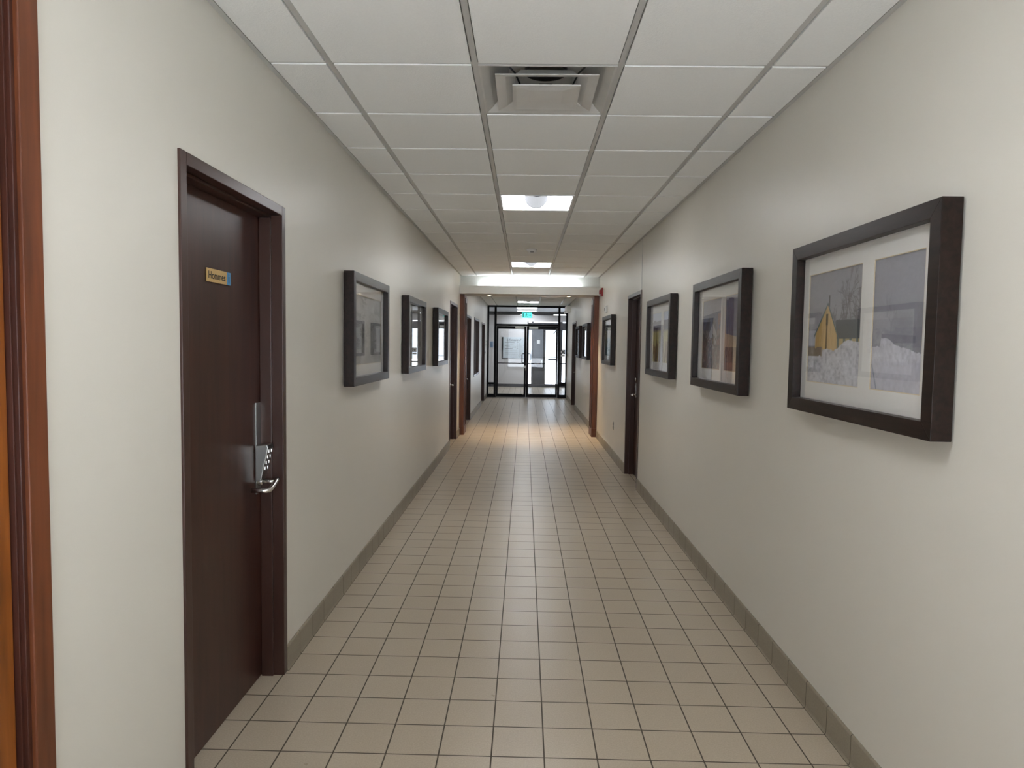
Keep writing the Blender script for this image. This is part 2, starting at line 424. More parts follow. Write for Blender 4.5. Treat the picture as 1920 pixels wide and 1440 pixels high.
# ------------------------------------------------------------------ ceiling lights
def make_light():
    root = empty('ceiling_light')
    f = MB(); h = .292
    for (x0, x1, y0, y1) in ((-h, h, -h, -h+.014), (-h, h, h-.014, h), (-h, -h+.014, -h+.014, h-.014), (h-.014, h, -h+.014, h-.014)):
        f.box(x0, x1, y0, y1, -.004, .012)
    f.build('frame', M['white_metal'], root)
    p = MB(); i = h-.014
    # pan: steep ends front/back, curved reflectors left/right
    prof = [(-i, .0), (-i+.012, .035), (-i+.05, .075), (-i+.11, .10), (-.09, .115), (.09, .115), (i-.11, .10), (i-.05, .075), (i-.012, .035), (i, .0)]
    A = [p.bm.verts.new((x, -i, z)) for x, z in prof]; B = [p.bm.verts.new((x, i, z)) for x, z in prof]
    for k in range(len(prof)-1): p.bm.faces.new([A[k], A[k+1], B[k+1], B[k]])
    p.bm.faces.new(A); p.bm.faces.new(B)
    p.build('reflector', M['lamp_pan'], root)
    hs = MB(); hs.quadrings([((0, 0), .290, .012, .290, .135)]); hs.box(-.29, .29, -.29, .29, .135, .14)
    hs.build('housing', M['white_metal'], root)
    c = MB(); R = .096; zc = .104; n = 20
    arc = [(R*math.cos(math.pi+math.pi*k/n), zc+R*math.sin(math.pi+math.pi*k/n)) for k in range(n+1)]
    c.prism(arc, 'y', -i+.06, i-.03)
    c.build('diffuser', M['lamp_basket'], root)
    for ya in (-i+.055, i-.034):
        r = MB()
        for k in range(n):
            (xa, za), (xb, zb) = arc[k], arc[k+1]
            f0 = 1.035
            def e(x, z, s): return (x*s, zc+(z-zc)*s)
            P0, P1, P2, P3 = e(xa, za, 1.), e(xb, zb, 1.), e(xb, zb, f0), e(xa, za, f0)
            r.prism([P0, P1, P2, P3], 'y', ya, ya+.008)
        r.build('rim', M['lamp_rim'], root)
    return root
lab = {-3: 'square recessed ceiling light just above the viewer, nearest end',       4: 'largest visible square recessed ceiling light with curved diffuser, beyond the air vent', 11: 'second square recessed ceiling light, between smoke detector and beam',
       18: 'square recessed ceiling light hidden just past the beam', 25: 'square recessed ceiling light near the glass doors, seen under the beam'}
proto = make_light()
for n, k in enumerate(LIGHT_ROWS):
    o = proto if n == 0 else clone(proto)
    o.location = ((xs[2]+xs[3])/2, rowy(k)+TW/2, HC)
    tag(o, lab[k], 'ceiling light', 'recessed ceiling lights')

# ------------------------------------------------------------------ air diffuser
vx, vy = (xs[2]+xs[3])/2, rowy(VENT_ROW)+TW/2
v = empty('ceiling_vent', (vx, vy, HC), label='square louvred air diffuser in dusty metal set in the ceiling grid', cat='vent')
m = MB(); c0 = (0, 0)
m.quadrings([(c0, .292, 0, .292, .01), (c0, .292, 0, .283, 0), (c0, .283, 0, .25, .022), (c0, .25, .022, .20, .07), (c0, .20, .07, .17, .10), (c0, .17, .10, .04, .112)])
m.build('outer_cone', M['vent'], v, recalc=False)
m = MB(); m.quadrings([(c0, .224, -.010, .224, -.006), (c0, .224, -.010, .18, -.001), (c0, .18, -.001, .14, .018), (c0, .14, .018, .115, .05), (c0, .224, -.006, .18, .003), (c0, .18, .003, .14, .022), (c0, .14, .022, .115, .054)])
m.build('middle_cone', M['vent'], v, recalc=False)
m = MB()
P = []
for hh, zz in ((.15, -.022), (.15, -.027), (.135, -.029), (.075, -.022), (.03, -.020)):
    P.append([(-hh, -hh, zz), (hh, -hh, zz), (hh, hh, zz), (-hh, hh, zz)])
m.loft(P); m.build('centre_plaque', M['vent'], v)
m = MB(); m.lathe([(.098, .085), (.094, .085), (.094, .102), (.02, .104)], cap0=False, cap1=True)
m.lathe([(.098, .085), (.098, .112)], cap0=False, cap1=False)
m.build('duct_collar', M['duct'], v)
for sx, sy in ((1, 1), (1, -1), (-1, 1), (-1, -1)):
    m = MB(); m.tube([(sx*.20, sy*.20, .07), (sx*.14, sy*.14, .03), (sx*.11, sy*.11, -.022)], .004, n=6)
    m.build('support_bracket', M['duct'], v)
m = MB(); m.box(-.03, .03, -.012, .012, .028, .034); m.lathe([(.012, -.018), (.012, .03)], n=12)
m.build('damper_bolt', M['duct'], v)

# smoke detector
s = empty('smoke_detector', (.072, 8.32, HC), label='small round white smoke detector on the ceiling between two square lights', cat='smoke detector')
m = MB(); m.lathe([(.062, 0), (.062, -.012), (.054, -.030), (.040, -.042), (.02, -.045)]); m.build('body', M['white_plastic'], s)
m = MB(); m.box(-.020, .020, -.048, -.040, -.041, -.030, bev=.001); m.build('sensor_slot', M['dark_plastic'], s)

# cove tube on top of the beam
cv = empty('cove_light', (.08, YP-.06, 2.528), label='bright fluorescent tube lying on top of the beam, lighting the bulkhead', cat='light')
m = MB(); m.tube([(-.85, 0, .014), (.85, 0, .014)], .007, n=12); m.build('tube', M['cove'], cv)
m = MB(); m.box(-.88, -.85, -.012, .012, 0, .024); m.box(.85, .88, -.012, .012, 0, .024); m.box(-.88, .88, -.012, .012, 0, .005)
m.build('fitting', M['white_metal'], cv)

# downlights in the beam soffit
def make_down():
    root = empty('downlight')
    m = MB(); m.lathe([(.052, 0), (.052, -.004), (.040, -.006), (.038, -.001)], cap0=False, cap1=False, n=28); m.build('trim_ring', M['white_metal'], root)
    m = MB(); m.lathe([(.038, -.002), (.01, -.003)], n=28); m.build('lens', M['down'], root)
    return root
d0 = make_down()
for k, (x, lb) in enumerate(((-.627, 'small round warm downlight under the beam, left one'), (.752, 'small round warm downlight under the beam, right one'))):
    o = d0 if k == 0 else clone(d0)
    o.location = (x, YP+.22, 2.418); tag(o, lb, 'downlight', 'downlights under the beam')
    L = bpy.data.lights.new('downlight_lamp', 'SPOT'); L.energy = 60; L.color = (1., .74, .46); L.spot_size = math.radians(84); L.spot_blend = .6; L.shadow_soft_size = .03
    lo = bpy.data.objects.new('downlight_lamp', L); COL.objects.link(lo); lo.location = (0, 0, -.012); lo.parent = o

# ------------------------------------------------------------------ doors
def door_unit(name, side, y0, y1, h, label, handle='far', depth=.093, leaf_mat='door', frame_mat='door_frame', lock='lever'):
    """origin at wall face, middle of the opening; local x = viewer's right, local y = into the wall"""
    x = XL if side == 'L' else XR
    root = empty(name, (x, (y0+y1)/2, 0), math.pi/2 if side == 'L' else -math.pi/2, label=label, cat='door', kind='structure')
    W = (y1-y0)/2; fw = .042; pr = -.009
    f = MB()
    for sx in (-1, 1):
        a, b_ = sx*W, sx*(W-fw)
        f.box(a, b_, pr, depth+.05, 0, h, bev=.002)
        f.box(b_, b_-sx*.012, .040, depth, 0, h-fw, bev=.002)     # stop
    f.box(-W+fw, W-fw, pr, depth+.05, h-fw, h, bev=.002)
    f.box(-W+fw+.012, W-fw-.012, .040, depth, h-fw-.012, h-fw, bev=.002)
    f.build('door_frame', M[frame_mat], root)
    l = MB(); l.box(-W+fw+.002, W-fw-.002, depth+.002, depth+.046, .006, h-fw-.002, bev=.0015)
    l.build('door_leaf', M[leaf_mat], root)
    return root, W-fw-.012
def lever(root, x, sgn, z, depth, mat='steel_light', size=1.):
    m = MB(); m.lathe([(.026, depth+.002), (.026, depth-.008), (.022, depth-.011)], c=(x, 0, z), axis='y', n=24)
    m.tube([(x, depth, z), (x, depth-.055, z)], .009)
    m.tube([(x, depth-.052, z), (x-sgn*.02, depth-.058, z), (x-sgn*.11, depth-.056, z-.004), (x-sgn*.118, depth-.045, z-.004)], .009)
    m.build('door_handle', M[mat], root)

# Hommes door
D = .093
hd, hw = door_unit('door_2', 'L', *DL['hommes'], 'dark maroon washroom door with Hommes sign on the left wall')
ymid = (DL['hommes'][0]+DL['hommes'][1])/2
def ly(y): return y-ymid                       # corridor y -> local x on the left wall
m = MB(); m.box(ly(3.006), ly(3.082)-.021, D-.0025, D+.002, .87, 1.285, bev=.0008)
lk = m.build('lock_plate', M['steel'], hd)
m = MB()   # wedge keypad housing
xa, xb = ly(2.996), ly(3.062)
m.prism([(D, .93), (D-.026, .935), (D-.060, 1.085), (D-.054, 1.098), (D, 1.092)], 'x', xa, xb, bev=.003)
kh = m.build('keypad_housing', M['steel'], lk)
m = MB()
for r in range(4):
    for c in range(2):
        z = 1.068-.026*r; t = (1.085-z)/(1.085-.935); y = D-.060+.034*t
        xx = xa+.018+c*.030
        m.box(xx-.009, xx+.009, y-.005, y+.006, z-.008, z+.008, bev=.002)
m.build('keypad_button', M['steel_light'], lk)
m = MB(); m.box(xa+.004, xb-.004, D-.0605, D-.050, 1.078, 1.094, bev=.002); m.build('keypad_cap', M['dark_plastic'], lk)
m = MB(); lx = ly(3.034)
m.lathe([(.020, D+.001), (.020, D-.02), (.017, D-.024)], c=(lx, 0, .925), axis='y', n=20)
m.tube([(lx, D-.02, .925), (lx, D-.078, .925)], .009)
m.tube([(lx+.016, D-.083, .936), (lx, D-.083, .930), (lx-.05, D-.085, .914), (lx-.095, D-.086, .905), (lx-.105, D-.078, .905), (lx-.108, D-.012, .905)], .0105, n=12)
m.build('lever_handle', M['steel_light'], lk)
# hinges side strip near camera is hidden; sign
sg = MB(); sg.box(ly(2.548), ly(2.718), D-.0035, D+.001, 1.787, 1.838, bev=.0006)
so = tag(sg.build('door_sign', M['gold'], hd), 'gold sign reading Hommes')
sg = MB(); sg.box(ly(2.719), ly(2.752), D-.004, D+.001, 1.787, 1.838, bev=.0006)
sg.build('blue_panel', M['blue'], so)
m = MB()   # little engraved man on the blue end
cx, cz = ly(2.7355), 1.812
m.lathe([(.0035, D-.0046), (.0035, D-.003)], c=(cx, 0, cz+.016), axis='y', n=12)
m.box(cx-.0045, cx+.0045, D-.0046, D-.003, cz-.002, cz+.010); m.box(cx-.004, cx-.0006, D-.0046, D-.003, cz-.018, cz-.002); m.box(cx+.0006, cx+.004, D-.0046, D-.003, cz-.018, cz-.002)
m.build('pictogram', plain('deep_blue_paint', lin((58, 112, 160)), .5), so)
text_mesh('lettering', 'Hommes', .040, M['ink'], so, (ly(2.557), D-.0038, 1.800), (math.pi/2, 0, 0), extrude=.0004, space=1.0, bold=.0004)

# near cherry door at the left edge
y0, y1, h = DL['cherry']
ch = empty('door_1', (XL, (y0+y1)/2, 0), math.pi/2, label='reddish cherry wood door and casing cropped by the left picture edge', cat='door', kind='structure')
W = (y1-y0)/2
m = MB()
for sx in (-1, 1):
    a, b_ = sx*W, sx*(W-.062)
    m.box(a, b_, -.016, 0.06, 0, h, bev=.003)
m.box(-W+.062, W-.062, -.016, .06, h-.062, h, bev=.003)
m.build('door_casing', M['cherry'], ch)
m = MB()
for sx in (-1, 1):
    m.box(sx*(W-.062), sx*(W-.074), -.006, .06, 0, h-.062, bev=.002)
    m.box(sx*(W-.074), sx*(W-.080), .004, .06, 0, h-.062, bev=.001)
m.box(-W+.062, W-.062, -.006, .06, h-.074, h-.062, bev=.002)
m.build('door_stop', M['cherry_dark'], ch)
m = MB(); m.box(-W+.082, W-.082, .016, .055, .008, h-.076, bev=.002); m.build('door_leaf', M['orange_wood'], ch)

d3, _ = door_unit('door_3', 'L', *DL['far'], 'dark door on the left wall just before the wooden portal')
lever(d3, .42, 1, .9, D)
d4, _ = door_unit('door_4', 'R', *DR['right'], 'dark maroon door with two locks on the right wall')
m = MB(); hx = -.345
m.lathe([(.030, D+.002), (.030, D-.012), (.022, D-.016)], c=(hx, 0, 1.17), axis='y', n=24); m.build('deadbolt', M['steel_light'], d4)
m = MB(); m.box(hx-.022, hx+.022, D-.006, D+.002, .95, 1.12, bev=.002)
m.lathe([(.018, D+.001), (.018, D-.012)], c=(hx, 0, 1.08), axis='y', n=20); m.build('lock_plate', M['steel'], d4)
lever(d4, hx, -1, .985, D)
d5, _ = door_unit('door_5', 'L', *DL['office'], 'dark framed door on the left wall right behind the portal column')
lever(d5, .43, 1, .85, D)
d6, _ = door_unit('door_6', 'L', *DL['end'], 'dark door on the left wall next to the glass entrance')
lever(d6, -.40, -1, .88, D)
d7, _ = door_unit('door_7', 'R', *DR['hall'], 'dark door on the right wall next to the glass entrance')
lever(d7, -.42, -1, .88, D)

# interior window on the left wall
a, b_, z0, z1 = WL
wn = empty('window_1', (XL, (a+b_)/2, z0), math.pi/2, label='dark framed interior window between two doors on the left wall', cat='window', kind='structure')
W = (b_-a)/2; hh = z1-z0
m = MB(); m.box(-W, -W+.045, -.009, .12, 0, hh, bev=.002); m.box(W-.045, W, -.009, .12, 0, hh, bev=.002)
m.box(-W+.045, W-.045, -.009, .12, hh-.045, hh, bev=.002); m.box(-W+.045, W-.045, -.009, .12, 0, .045, bev=.002); m.box(-.02, .02, .02, .1, .045, hh-.045, bev=.002)
m.build('window_frame', M['door_frame'], wn)
m = MB(); m.box(-W+.045, -.02, .06, .066, .045, hh-.045); m.box(.02, W-.045, .06, .066, .045, hh-.045); m.build('window_pane', M['tinted'], wn)
m = MB(); m.box(-W+.045, W-.045, .14, .16, .0, hh); m.build('blind', M['door'], wn)

# ------------------------------------------------------------------ framed pictures
def vnoise(x, y, seed=0):
    xi = np.floor(x).astype(int); yi = np.floor(y).astype(int); xf = x-xi; yf = y-yi
    def h(a, b):
        n = (a*374761393+b*668265263+seed*1442695) & 0x7fffffff
        n = ((n ^ (n >> 13))*1274126177) & 0x7fffffff
        return ((n ^ (n >> 16)) & 0xffff)/65535.
    u = xf*xf*(3-2*xf); v = yf*yf*(3-2*yf)
    return (h(xi, yi)*(1-u)+h(xi+1, yi)*u)*(1-v)+(h(xi, yi+1)*(1-u)+h(xi+1, yi+1)*u)*v
def fbm(x, y, o=4, seed=0):
    s = 0; a = .5; t = 0
    for i in range(o): s = s+a*vnoise(x*2**i, y*2**i, seed+i); t += a; a *= .55
    return s/t
def blend(c, mask, col):
    m = np.clip(mask, 0, 1)[..., None]
    return c*(1-m)+np.array(col, float)*m
def base(u, c0, c1, v):
    return np.array(c0, float)[None]*(1-v[..., None])+np.array(c1, float)[None]*v[..., None]
def ss(x, a, b): t = np.clip((x-a)/(b-a), 0, 1); return t*t*(3-2*t)

def tree_mask(u, v, x0, y0, hgt, seed, lean=.05, asp=1.0):
    rnd = random.Random(seed); segs = []
    def grow(x, y, a, L, w_, d):
        x1, y1 = x+math.sin(a)*L*asp, y+math.cos(a)*L
        segs.append((x, y, x1, y1, w_))
        if d == 0: return
        for k in range(3 if d > 2 else 2):
            t_ = rnd.uniform(.45, 1.); grow(x+(x1-x)*t_, y+(y1-y)*t_, a+rnd.uniform(-.62, .62), L*rnd.uniform(.5, .78), w_*.62, d-1)
    grow(x0, y0, lean, hgt*.42, .0085, 5)
    m_ = np.zeros_like(u)
    for (xa, ya, xb, yb, w_) in segs:
        w_ = max(w_, .0022)
        sel = (u > min(xa, xb)-.02) & (u < max(xa, xb)+.02) & (v > min(ya, yb)-.02) & (v < max(ya, yb)+.02)
        if not sel.any(): continue
        us, vs2 = u[sel], v[sel]; dx, dy = xb-xa, yb-ya
        t_ = np.clip(((us-xa)*dx+(vs2-ya)*dy)/(dx*dx+dy*dy+1e-9), 0, 1)
        dd = np.hypot(us-xa-t_*dx, vs2-ya-t_*dy)
        m_[sel] = np.maximum(m_[sel], np.clip(1.4-dd/w_, 0, 1)*.75)
    return m_
def paint_chapel(u, v):
    c = base(u, (150, 150, 156), (128, 128, 133), v)
    c = c+(fbm(u*30, v*45, 3, 3)[..., None]-.5)*10
    # far hills and bare trees
    c = blend(c, ss(.48-v+.03*fbm(u*9, v*0, 3, 8), 0, .015)*.6, (105, 105, 112))
    c = blend(c, ((v < .48) & (v > .34) & (u < .17))*.6, (168, 172, 186))
    for k, (tx, th) in enumerate(((.74, .62), (.90, .52), (.60, .42), (.82, .46), (.97, .5), (.67, .38))):
        c = blend(c, tree_mask(u, v, tx, .34, th, 5+k, (-.05, .08, -.1, .05, .1, .0)[k])*.8, (84, 80, 80))
    c = blend(c, ss(.60-v+.06*fbm(u*20, v*3, 3, 4), 0, .16)*ss(u, .50, .8)*.55, (84, 84, 86))
    # chapel: gable
    ap = (.385, .70); lft = (.13, .42); rgt = (.60, .40)
    gl = ap[1]-(ap[0]-u)*(ap[1]-lft[1])/(ap[0]-lft[0]); gr = ap[1]-(u-ap[0])*(ap[1]-rgt[1])/(rgt[0]-ap[0])
    roof = np.where(u < ap[0], gl, gr)
    inside = (v < roof)*(v > .29)*(u > .15)*(u < .575)
    # side nave with dark roof
    nave = (u > .55)*(v < .56-.02*(u-.55))*(v > .40); c = blend(c, nave*.9, (70, 74, 76))
    nw = (u > .56)*(v <= .40)*(v > .28); c = blend(c, nw, (160, 144, 104))
    c = blend(c, nw*(np.abs(((u-.56)*9) % 1-.35) < .18), (96, 104, 98))
    c = blend(c, inside, (172, 146, 100)); c = blend(c, inside*(u < .36)*.4, (156, 128, 76))
    c = blend(c, inside*(np.abs(u-.375) < .013)*(v < .62), (98, 78, 42))
    c = blend(c, inside*(np.abs(u-.375) < .02)*(v > .52)*(v < .62), (70, 58, 36))
    c = blend(c, (np.abs(v-roof-.008) < .014)*(u > .12)*(u < .61), (84, 98, 96))
    c = blend(c, (np.abs(u-.41) < .012)*(v > .68)*(v < .78), (70, 70, 70))
    c = c+((fbm(u*60, v*8, 2, 5)-.5)*inside)[..., None]*26
    # snow
    line = .30+.05*fbm(u*9, v*0, 4, 11)+.07*ss(u, .5, .75)-.02
    sn = v < line
    tex = fbm(u*26, v*34, 4, 30)
    col = 170+(tex-.5)*50
    c = np.where(sn[..., None], np.stack([col-3, col-3, col+2], -1), c)
    c = blend(c, sn*ss(.40-tex, 0, .12)*.4, (132, 132, 140))
    c = blend(c, (v < .33)*(v > .245)*(u < .30)*(fbm(u*12, v*30, 3, 2) > .35), (118, 106, 92))
    c = blend(c, sn*ss(.30-abs(u-.55-(.3-v)*-.9), .24, .30)*.0, (170, 168, 158))
    return c
def paint_field(u, v):
    c = base(u, (128, 128, 138), (130, 131, 138), v)
    c = c+(fbm(u*25, v*50, 3, 13)[..., None]-.5)*9
    mist = fbm(u*3, v*4, 4, 6)
    c = blend(c, ss(.66-v, 0, .03)*.5, (118, 119, 124)); c = blend(c, ss(.62-v, 0, .05)*ss(mist, .3, .7)*.6, (152, 152, 158))
    c = blend(c, (v < .47)*(v > .33)*.6*ss(fbm(u*16, v*30, 3, 44), .3, .6), (112, 112, 124))
    c = blend(c, tree_mask(u, v, .38, .34, .40, 77)*.5, (100, 100, 108))
    c = blend(c, ss(.58-v+.06*fbm(u*14, v*6, 4, 71), 0, .2)*.25, (112, 112, 118))
    roof = (u > .2)*(u < .85)*(v > .36)*(v < .43-.03*(u-.2)); c = blend(c, roof*.55, (92, 92, 104))
    line = .335-.05*ss(u, .55, 1.)+.07*ss(u, .17, .2)*(1-ss(u, .2, .62))+.018*fbm(u*26, v*0, 3, 9)-.01
    tex = fbm(u*22, v*30, 4, 61); col = 172+(tex-.5)*44
    sn = v < line
    c = np.where(sn[..., None], np.stack([col-2, col-2, col+5], -1), c)
    c = blend(c, sn*ss(.235-v, 0, .02)*.5, (158, 158, 168))
    c = blend(c, (np.abs(u-.02-.12*(.2-v)/.2) < .012)*(v < .2), (120, 126, 140))
    return c
def paint_tipi(u, v):
    c = base(u, (150, 150, 158), (136, 138, 146), v)
    c = blend(c, (v < .77+.05*u)*(v > .5), (74, 80, 104)); c = c+(fbm(u*20, v*30, 3, 2)[..., None]-.5)*14
    c = blend(c, (v < .56), (112, 106, 104))
    c = blend(c, (fbm(u*14, v*8, 4, 7) > .5)*(v < .86-abs(u-.45)*.8)*(v > .3)*.8, (62, 60, 66))
    gab = .66-np.abs(u-.55)*.75; c = blend(c, (v < gab)*(v > .30)*(np.abs(u-.55) < .3)*.85, (146, 146, 150))
    c = blend(c, (np.abs(u-.55) < .01)*(v > .64)*(v < .84), (90, 88, 92))
    c = blend(c, (fbm(u*18, v*18, 4, 17) > .45)*(v < .45), (98, 74, 70)); c = blend(c, (fbm(u*24, v*24, 4, 27) > .56)*(v < .5), (62, 62, 60))
    c = blend(c, (u > .8)*(v > .35)*(v < .78)*(fbm(u*9, v*9, 3, 3) > .45)*.8, (128, 84, 70))
    return c
def paint_cliff(u, v):
    c = base(u, (76, 80, 104), (84, 88, 112), v)
    c = c+(fbm(u*14, v*4, 4, 41)[..., None]-.5)*40
    c = blend(c, (v > .93+.04*fbm(u*8, v*0, 3, 1)), (146, 148, 158))
    c = blend(c, v < .44+.06*(1-u), (150, 136, 118)); c = c+((fbm(u*30, v*30, 3, 4)-.5)*(v < .5))[..., None]*40
    c = blend(c, (v < .32), (104, 90, 88)); c = blend(c, (fbm(u*20, v*20, 4, 77) > .52)*(v < .32)*.8, (66, 60, 60))
    c = blend(c, (v < .12), (120, 96, 90))
    return c
def paint_grass(u, v, s=0):
    c = base(u, (196, 202, 218), (160, 170, 196), v)
    c = blend(c, (v < .80+.05*fbm(u*6, v*0, 3, s)), (82, 78, 92)); c = blend(c, (v < .64), (136, 128, 96))
    c = blend(c, (v < .60+.02*u), (164, 156, 104)); c = c+(fbm(u*20, v*9, 4, 5+s)[..., None]-.5)*40
    c = blend(c, (fbm(u*10, v*4, 4, 9+s) > .48)*(v < .42), (112, 86, 46))
    c = blend(c, (np.abs(u-.45) < .20*(.62-v))*(v < .62)*(s == 0), (70, 62, 50))
    c = blend(c, (np.abs(u-.78) < .12*(.5-v))*(v < .5)*(s == 0), (170, 172, 168))
    return c
def paint_grass2(u, v): return paint_grass(u, v, 4)
def paint_pond(u, v):
    c = base(u, (96, 112, 108), (104, 106, 110), v)
    c = blend(c, (v < .80), (138, 130, 108)); c = blend(c, (v < .55), (108, 106, 92)); c = blend(c, (v < .30)*1., (72, 96, 98))
    return c+(fbm(u*16, v*22, 4, 3)[..., None]-.5)*50
def paint_mist(u, v):
    c = base(u, (120, 120, 120), (150, 150, 150), v)
    c = c+(fbm(u*10, v*6, 5, 14)[..., None]-.5)*60
    c = blend(c, (fbm(u*6, v*14, 4, 3) > .58)*.5, (86, 86, 86)); c = blend(c, (u > .985), (22, 22, 22))
    c = blend(c, (v < .30)*.35, (150, 150, 150))
    ring = np.abs(np.hypot((u-.62)*1.8, v-.2)-.07) < .012
    return blend(c, ring*.35, (190, 190, 190))
def paint_pale(u, v):
    c = base(u, (196, 198, 196), (150, 150, 152), v)
    c = c+(fbm(u*8, v*10, 5, 4)[..., None]-.5)*40
    return blend(c, (fbm(u*22, v*6, 4, 6) > .6)*(v < .5)*.6, (110, 108, 104))
def paint_birch(u, v):
    c = base(u, (120, 124, 122), (96, 100, 104), v)
    c = c+(fbm(u*12, v*10, 4, 24)[..., None]-.5)*50
    return blend(c, (fbm(u*26, v*1.2, 3, 8) > .62)*(v > .2)*.8, (190, 190, 186))

def print_mat():
    m, nt, b = new_mat('photographic_print')
    a = nt.nodes.new('ShaderNodeVertexColor'); a.layer_name = 'Col'
    nt.links.new(a.outputs['Color'], b.inputs['Base Color']); b.inputs['Roughness'].default_value = .55; b.inputs['Specular IOR Level'].default_value = .3
    return m
M['print'] = print_mat()
def print_mesh(name, x0, x1, z0, z1, y, fn, nx, nz, parent):
    U, V = np.meshgrid(np.linspace(0, 1, nx), np.linspace(0, 1, nz))
    c = np.clip(fn(U, V)/255., 0, 1)*.93
    c = np.clip(np.where(c <= .04045, c/12.92, ((c+.055)/1.055)**2.4)*1.85, 0, .80)
    X = x0+U*(x1-x0); Z = z0+V*(z1-z0)
    n = nx*nz
    vs_ = np.stack([X.ravel(), np.full(n, y), Z.ravel()], 1)
    i = (np.arange(nz-1)[:, None]*nx+np.arange(nx-1)[None]).ravel()
    fs = np.stack([i, i+1, i+nx+1, i+nx], 1)
    me = bpy.data.meshes.new(name); me.from_pydata(vs_.tolist(), [], fs.tolist())
    ca = me.color_attributes.new('Col', 'FLOAT_COLOR', 'POINT')
    ca.data.foreach_set('color', np.concatenate([c.reshape(n, 3), np.ones((n, 1))], 1).astype(np.float32).ravel())
    me.materials.append(M['print'])
    o = bpy.data.objects.new(name, me); COL.objects.link(o); o.parent = parent
    return o

FWID, Z0F, Z1F = 1.08, 1.298, 2.006     # outer frame
MO = .054; DEP = .062; GAP = .008       # moulding width, depth, distance from wall
def frame_core():
    """local x right, y into wall (front at -DEP-GAP), z up, origin bottom centre on the wall plane"""
    root = empty('framed_picture'); W = FWID/2; Hh = Z1F-Z0F
    yf, yb = -DEP-GAP, -GAP
    m = MB()
    # mitred moulding: four prisms
    o = [(-W, 0), (W, 0), (W, Hh), (-W, Hh)]; i = [(-W+MO, MO), (W-MO, MO), (W-MO, Hh-MO), (-W+MO, Hh-MO)]
    for k in range(4):
        a, b_ = k, (k+1) % 4
        m.prism([o[a], o[b_], i[b_], i[a]], 'y', yf, yb, bev=.0016)
    m.build('moulding', M['frame_wood'], root)
    m = MB(); m.box(-W+MO-.004, W-MO+.004, yb-.008, yb, MO-.004, Hh-MO+.004); m.build('backing', M['dark_plastic'], root)
    m = MB(); m.box(-W+MO-.002, W-MO+.002, YG-.0011, YG+.0011, MO-.002, Hh-MO+.002); m.build('glass_pane', M['glass'], root)
    return root
YM = -GAP-.026      # mat front plane (recessed)
YG = -GAP-.034      # glass
def add_mat(root, wins):
    W = FWID/2; Hh = Z1F-Z0F; e = .003
    m = MB(); x = -W+MO-e; zt, zb = Hh-MO+e, MO-e
    for (a, b_, z0, z1) in wins:
        m.box(x, a, YM, YM+.003, zb, zt); m.box(a, b_, YM, YM+.003, zb, z0); m.box(a, b_, YM, YM+.003, z1, zt); x = b_
    m.box(x, W-MO+e, YM, YM+.003, zb, zt)
    m.build('mat_board', M['mat'], root)
    m = MB(); t = .003
    for (a, b_, z0, z1) in wins:
        m.box(a, b_, YM+.0012, YM+.0032, z0, z0+t); m.box(a, b_, YM+.0012, YM+.0032, z1-t, z1)
        m.box(a, a+t, YM+.0012, YM+.0032, z0+t, z1-t); m.box(b_-t, b_, YM+.0012, YM+.0032, z0+t, z1-t)
    m.build('bevel_edge', M['mat_core'], root)

core = frame_core()
CORE_PARTS = list(core.children)
ZW0, ZW1 = 1.424-Z0F, 1.880-Z0F
def picture(side, yc, wins, label, res=(110, 110), first=[True], dz=0.):
    """wins: [(ya, yb, fn)] in corridor y, left-to-right as seen"""
    if first[0]: root = core; first[0] = False
    else:
        root = core.copy(); COL.objects.link(root)
        for part in CORE_PARTS:
            q = part.copy(); COL.objects.link(q); q.parent = root
    x = XL if side == 'L' else XR
    root.location = (x, yc, Z0F+dz); root.rotation_euler = (0, 0, math.pi/2 if side == 'L' else -math.pi/2)
    tag(root, label, 'picture', 'dark framed photographs along both corridor walls')
    ws = []
    for ya, yb, fn in wins:
        a, b_ = ((ya-yc), (yb-yc)) if side == 'L' else (-(yb-yc), -(ya-yc))
        ws.append((a, b_, ZW0, ZW1, fn))
    ws.sort(key=lambda t: t[0])
    add_mat(root, [w_[:4] for w_ in ws])
    for (a, b_, z0, z1, fn) in ws:
        print_mesh('photograph', a-.003, b_+.003, z0-.003, z1+.003, YM+.005, fn, res[0], res[1], root)
    return root
picture('R', 1.985+FWID/2, [(2.502, 2.958, paint_chapel), (2.112, 2.420, paint_field)], 'nearest and largest picture on the right wall, two snowy photos with a yellow chapel', (300, 300))
picture('R', 3.775+FWID/2, [(4.27, 4.70, paint_tipi), (3.90, 4.18, paint_cliff)], 'second picture on the right wall, grey gabled shape beside a dark blue cliff', (150, 200))
picture('R', 5.60+FWID/2, [(6.13, 6.54, paint_grass), (5.72, 6.03, paint_grass2)], 'picture with golden grass photos right beside the dark right-hand door', (120, 160))
picture('R', 9.39+FWID/2, [(9.97, 10.37, paint_pond), (9.52, 9.88, paint_pond)], 'picture on the right wall between the dark door and the wooden portal column', (70, 100))
picture('R', 12.96+FWID/2, [(13.5, 13.92, paint_birch), (13.1, 13.42, paint_birch)], 'first small picture on the right wall past the portal column', (50, 70))
picture('R', 14.86+FWID/2, [(15.42, 15.82, paint_pale), (15.0, 15.34, paint_birch)], 'farthest picture on the right wall, beside the door near the glass entrance', (50, 70))
picture('L', 4.12+FWID/2, [(4.25, 5.065, paint_mist)], 'nearest picture on the left wall, one misty grey winter photo', (220, 160), dz=-.006)
picture('L', 6.08+FWID/2, [(6.21, 7.03, paint_pale)], 'middle of the three pictures on the left wall, pale winter photo', (120, 110), dz=-.010)
picture('L', 8.15+FWID/2, [(8.28, 9.1, paint_birch)], 'farthest of the three pictures on the left wall, before the dark door', (90, 90), dz=-.006)

